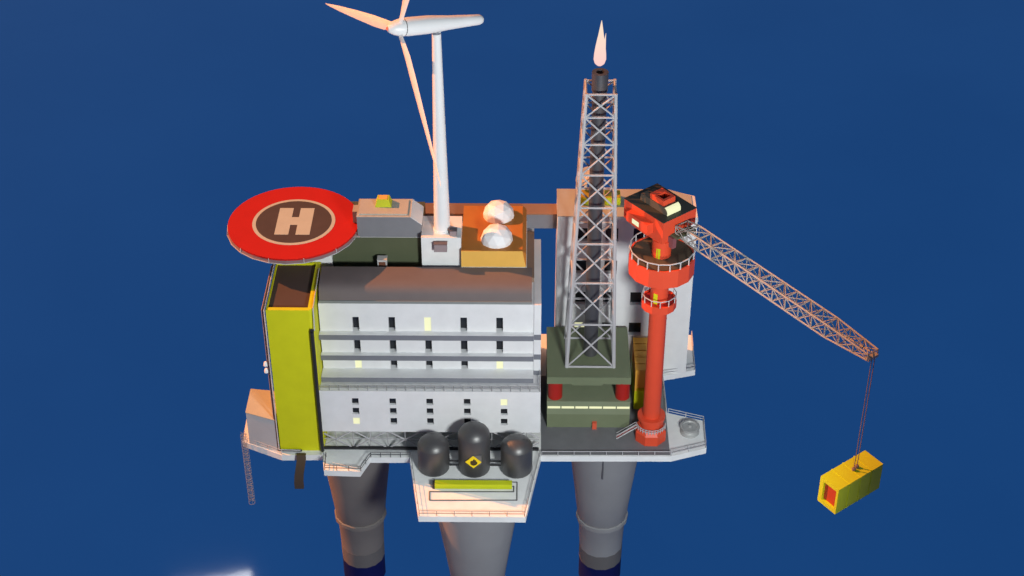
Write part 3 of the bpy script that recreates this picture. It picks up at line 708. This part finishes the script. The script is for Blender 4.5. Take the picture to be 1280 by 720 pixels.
# ------------------------------------------------------------------ right building and bridge
rb = thing('process_building', 'tall plain white building with large square windows behind the flare tower and the crane', 'building', (33, 26, 30))
YR = 21.5
hs_ = []
for r_, z_ in enumerate((58.9, 52.15, 45.4, 38.7)):
    for c_, x in enumerate((25.85, 30.75, 35.55)): hs_.append(((x - 1.1, x + 1.1, z_, z_ + 2.75), (r_, c_)))
facade(21.35, 45.25, 30.0, 63.95, YR, [h for h, _ in hs_], 1.0).build('front_wall', white, rb, origin=(33, YR, 30))
for h, rc in hs_: window(h, YR, .9, rb, white, rc in ((3, 0), (1, 2)))
MB().prism([(21.35, YR + 1.0), (45.25, YR + 1.0), (45.25, 28.3), (41.0, 30.2), (21.35, 30.2)], 30.0, 63.95).build('wall', white, rb, origin=(33, 26, 30))
MB().prism([(21.3, YR - .05), (44.6, YR - .05), (44.6, 28.2), (40.8, 30.2), (21.3, 30.2)], 63.95, 64.1).build('roof', housetop, rb, origin=(33, 26, 64))
MB().hexa([(44.6, YR - .04, 63.93), (45.3, YR - .04, 63.2), (45.3, 28.3, 63.2), (44.6, 28.3, 63.93)], [(44.6, YR - .04, 64.09), (45.42, YR - .04, 63.25), (45.42, 28.3, 63.25), (44.6, 28.3, 64.09)]).build('roof_edge', white, rb, origin=(45, 25, 63.5))
for x0, x1, lb in ((25.2, 27.6, 'left of two yellow boxes on the tall building roof, under the dish'), (29.5, 32.2, 'right of two yellow boxes on the tall building roof, nearer the crane cab')):
    t = thing('roof_unit', lb, 'box', ((x0 + x1) / 2, 26, 64.1), 'yellow boxes on the tall building roof')
    MB().box(x0, x1, 25.0, 27.6, 64.12, 65.5).build('unit_body', yellow2, t, origin=((x0 + x1) / 2, 26, 64.1))
    MB().box(x0 + .15, x1 - .15, 25.15, 27.45, 65.5, 65.58).build('unit_lid', mat('unit_lid', (.42, .30, .02)) if 'unit_lid' not in MATS else MATS['unit_lid'], t, origin=((x0 + x1) / 2, 26, 65.5))
ds = thing('satellite_dish', 'pale satellite dish on a white post behind the flare lattice', 'dish', (26.2, 28.6, 64.1))
MB().tube((26.2, 28.6, 64.1), (26.45, 28.6, 67.6), .28, 10, .2).build('post', turb, ds, smooth=40, origin=(26.2, 28.6, 64.1))
dm_ = MB(); c = Vector((26.35, 28.4, 67.5)); dd = Vector((-.62, -.3, .72)).normalized(); u = dd.cross(Vector((0, 0, 1))).normalized(); v = u.cross(dd)
n = 20
for r, s_ in ((.3, -.3), (.9, -.15), (1.5, .15), (1.95, .5), (1.9, .6), (1.4, .27), (.8, .0), (.2, -.1)):
    for q in range(n):
        a = 2 * PI * q / n; dm_.v.append(tuple(c + dd * s_ + (u * math.cos(a) + v * math.sin(a)) * r))
for i in range(7):
    for q in range(n):
        j = (q + 1) % n; dm_.f.append((i * n + q, i * n + j, (i + 1) * n + j, (i + 1) * n + q))
dm_.f.append(tuple(range(n))); dm_.f.append(tuple(7 * n + q for q in range(n)))
dm_.build('reflector', mat('dish_paint', (.42, .40, .36)), ds, smooth=50, origin=c)
bg = thing('roof_bridge', 'long enclosed grey bridge with a brown top joining the two buildings at roof level', 'bridge', (10, 27, 58.95))
MB().box(-3, 21.3, 25.4, 28.6, 58.95, 61.75).build('bridge_body', slabgrey, bg, origin=(10, 27, 58.95))
MB().box(-3, 21.3, 25.35, 28.7, 61.75, 61.95).build('bridge_roof', mat('bridge_brown', (.24, .15, .10)), bg, origin=(10, 27, 61.75))

# ------------------------------------------------------------------ light
SUN = Vector((-.77, .25, .57)).normalized()
w = bpy.data.worlds.new('World'); scene.world = w; w.use_nodes = True
nt = w.node_tree; bgn = nt.nodes['Background']
sky = nt.nodes.new('ShaderNodeTexSky'); sky.sky_type = 'NISHITA'; sky.sun_disc = False
sky.sun_elevation = math.asin(SUN.z); sky.sun_rotation = math.atan2(SUN.x, SUN.y)
sky.air_density = 1.0; sky.dust_density = 2.5
nt.links.new(sky.outputs['Color'], bgn.inputs['Color']); bgn.inputs['Strength'].default_value = .042
l = bpy.data.lights.new('sun', 'SUN'); l.energy = 6.4; l.angle = R(.5); l.color = (1.0, .33, .085)
lo_ = bpy.data.objects.new('sun', l); col.objects.link(lo_); lo_.location = (-150, 50, 160)
lo_.rotation_euler = SUN.to_track_quat('Z', 'Y').to_euler()
l = bpy.data.lights.new('flood_lamp', 'SPOT'); l.energy = 6.1e5; l.color = (.96, 1.0, .985)
l.spot_size = R(69.8); l.spot_blend = .10; l.shadow_soft_size = 8.5
fo = bpy.data.objects.new('flood_lamp', l); col.objects.link(fo); fo.location = (47.6, -106.9, 103)
fo.rotation_euler = (Vector(fo.location) - Vector((-16, 5, 37))).to_track_quat('Z', 'Y').to_euler()
l = bpy.data.lights.new('back_lamp', 'AREA'); l.shape = 'RECTANGLE'; l.size = 34; l.size_y = 22; l.color = (1, 1, 1); l.energy = 6e4
bl = bpy.data.objects.new('back_lamp', l); col.objects.link(bl); bl.location = (-117, 280, 284)
bl.rotation_euler = (Vector(bl.location) - Vector((-40, 10, SEA))).to_track_quat('Z', 'Y').to_euler()

# ------------------------------------------------------------------ camera
cam = bpy.data.cameras.new('camera'); co = bpy.data.objects.new('camera', cam); col.objects.link(co)
co.location = (16.02, -212.72, 217.54)
co.rotation_euler = (R(90 - 35.75), 0, R(.6))
cam.sensor_width = 36; cam.lens = 36 * 2050 / 1280; cam.clip_start = 1; cam.clip_end = 12000
scene.camera = co
scene.view_settings.view_transform = 'Standard'; scene.view_settings.look = 'None'
scene.view_settings.exposure = 0; scene.view_settings.gamma = 1
scene.render.engine = 'CYCLES'
scene.cycles.max_bounces = 6
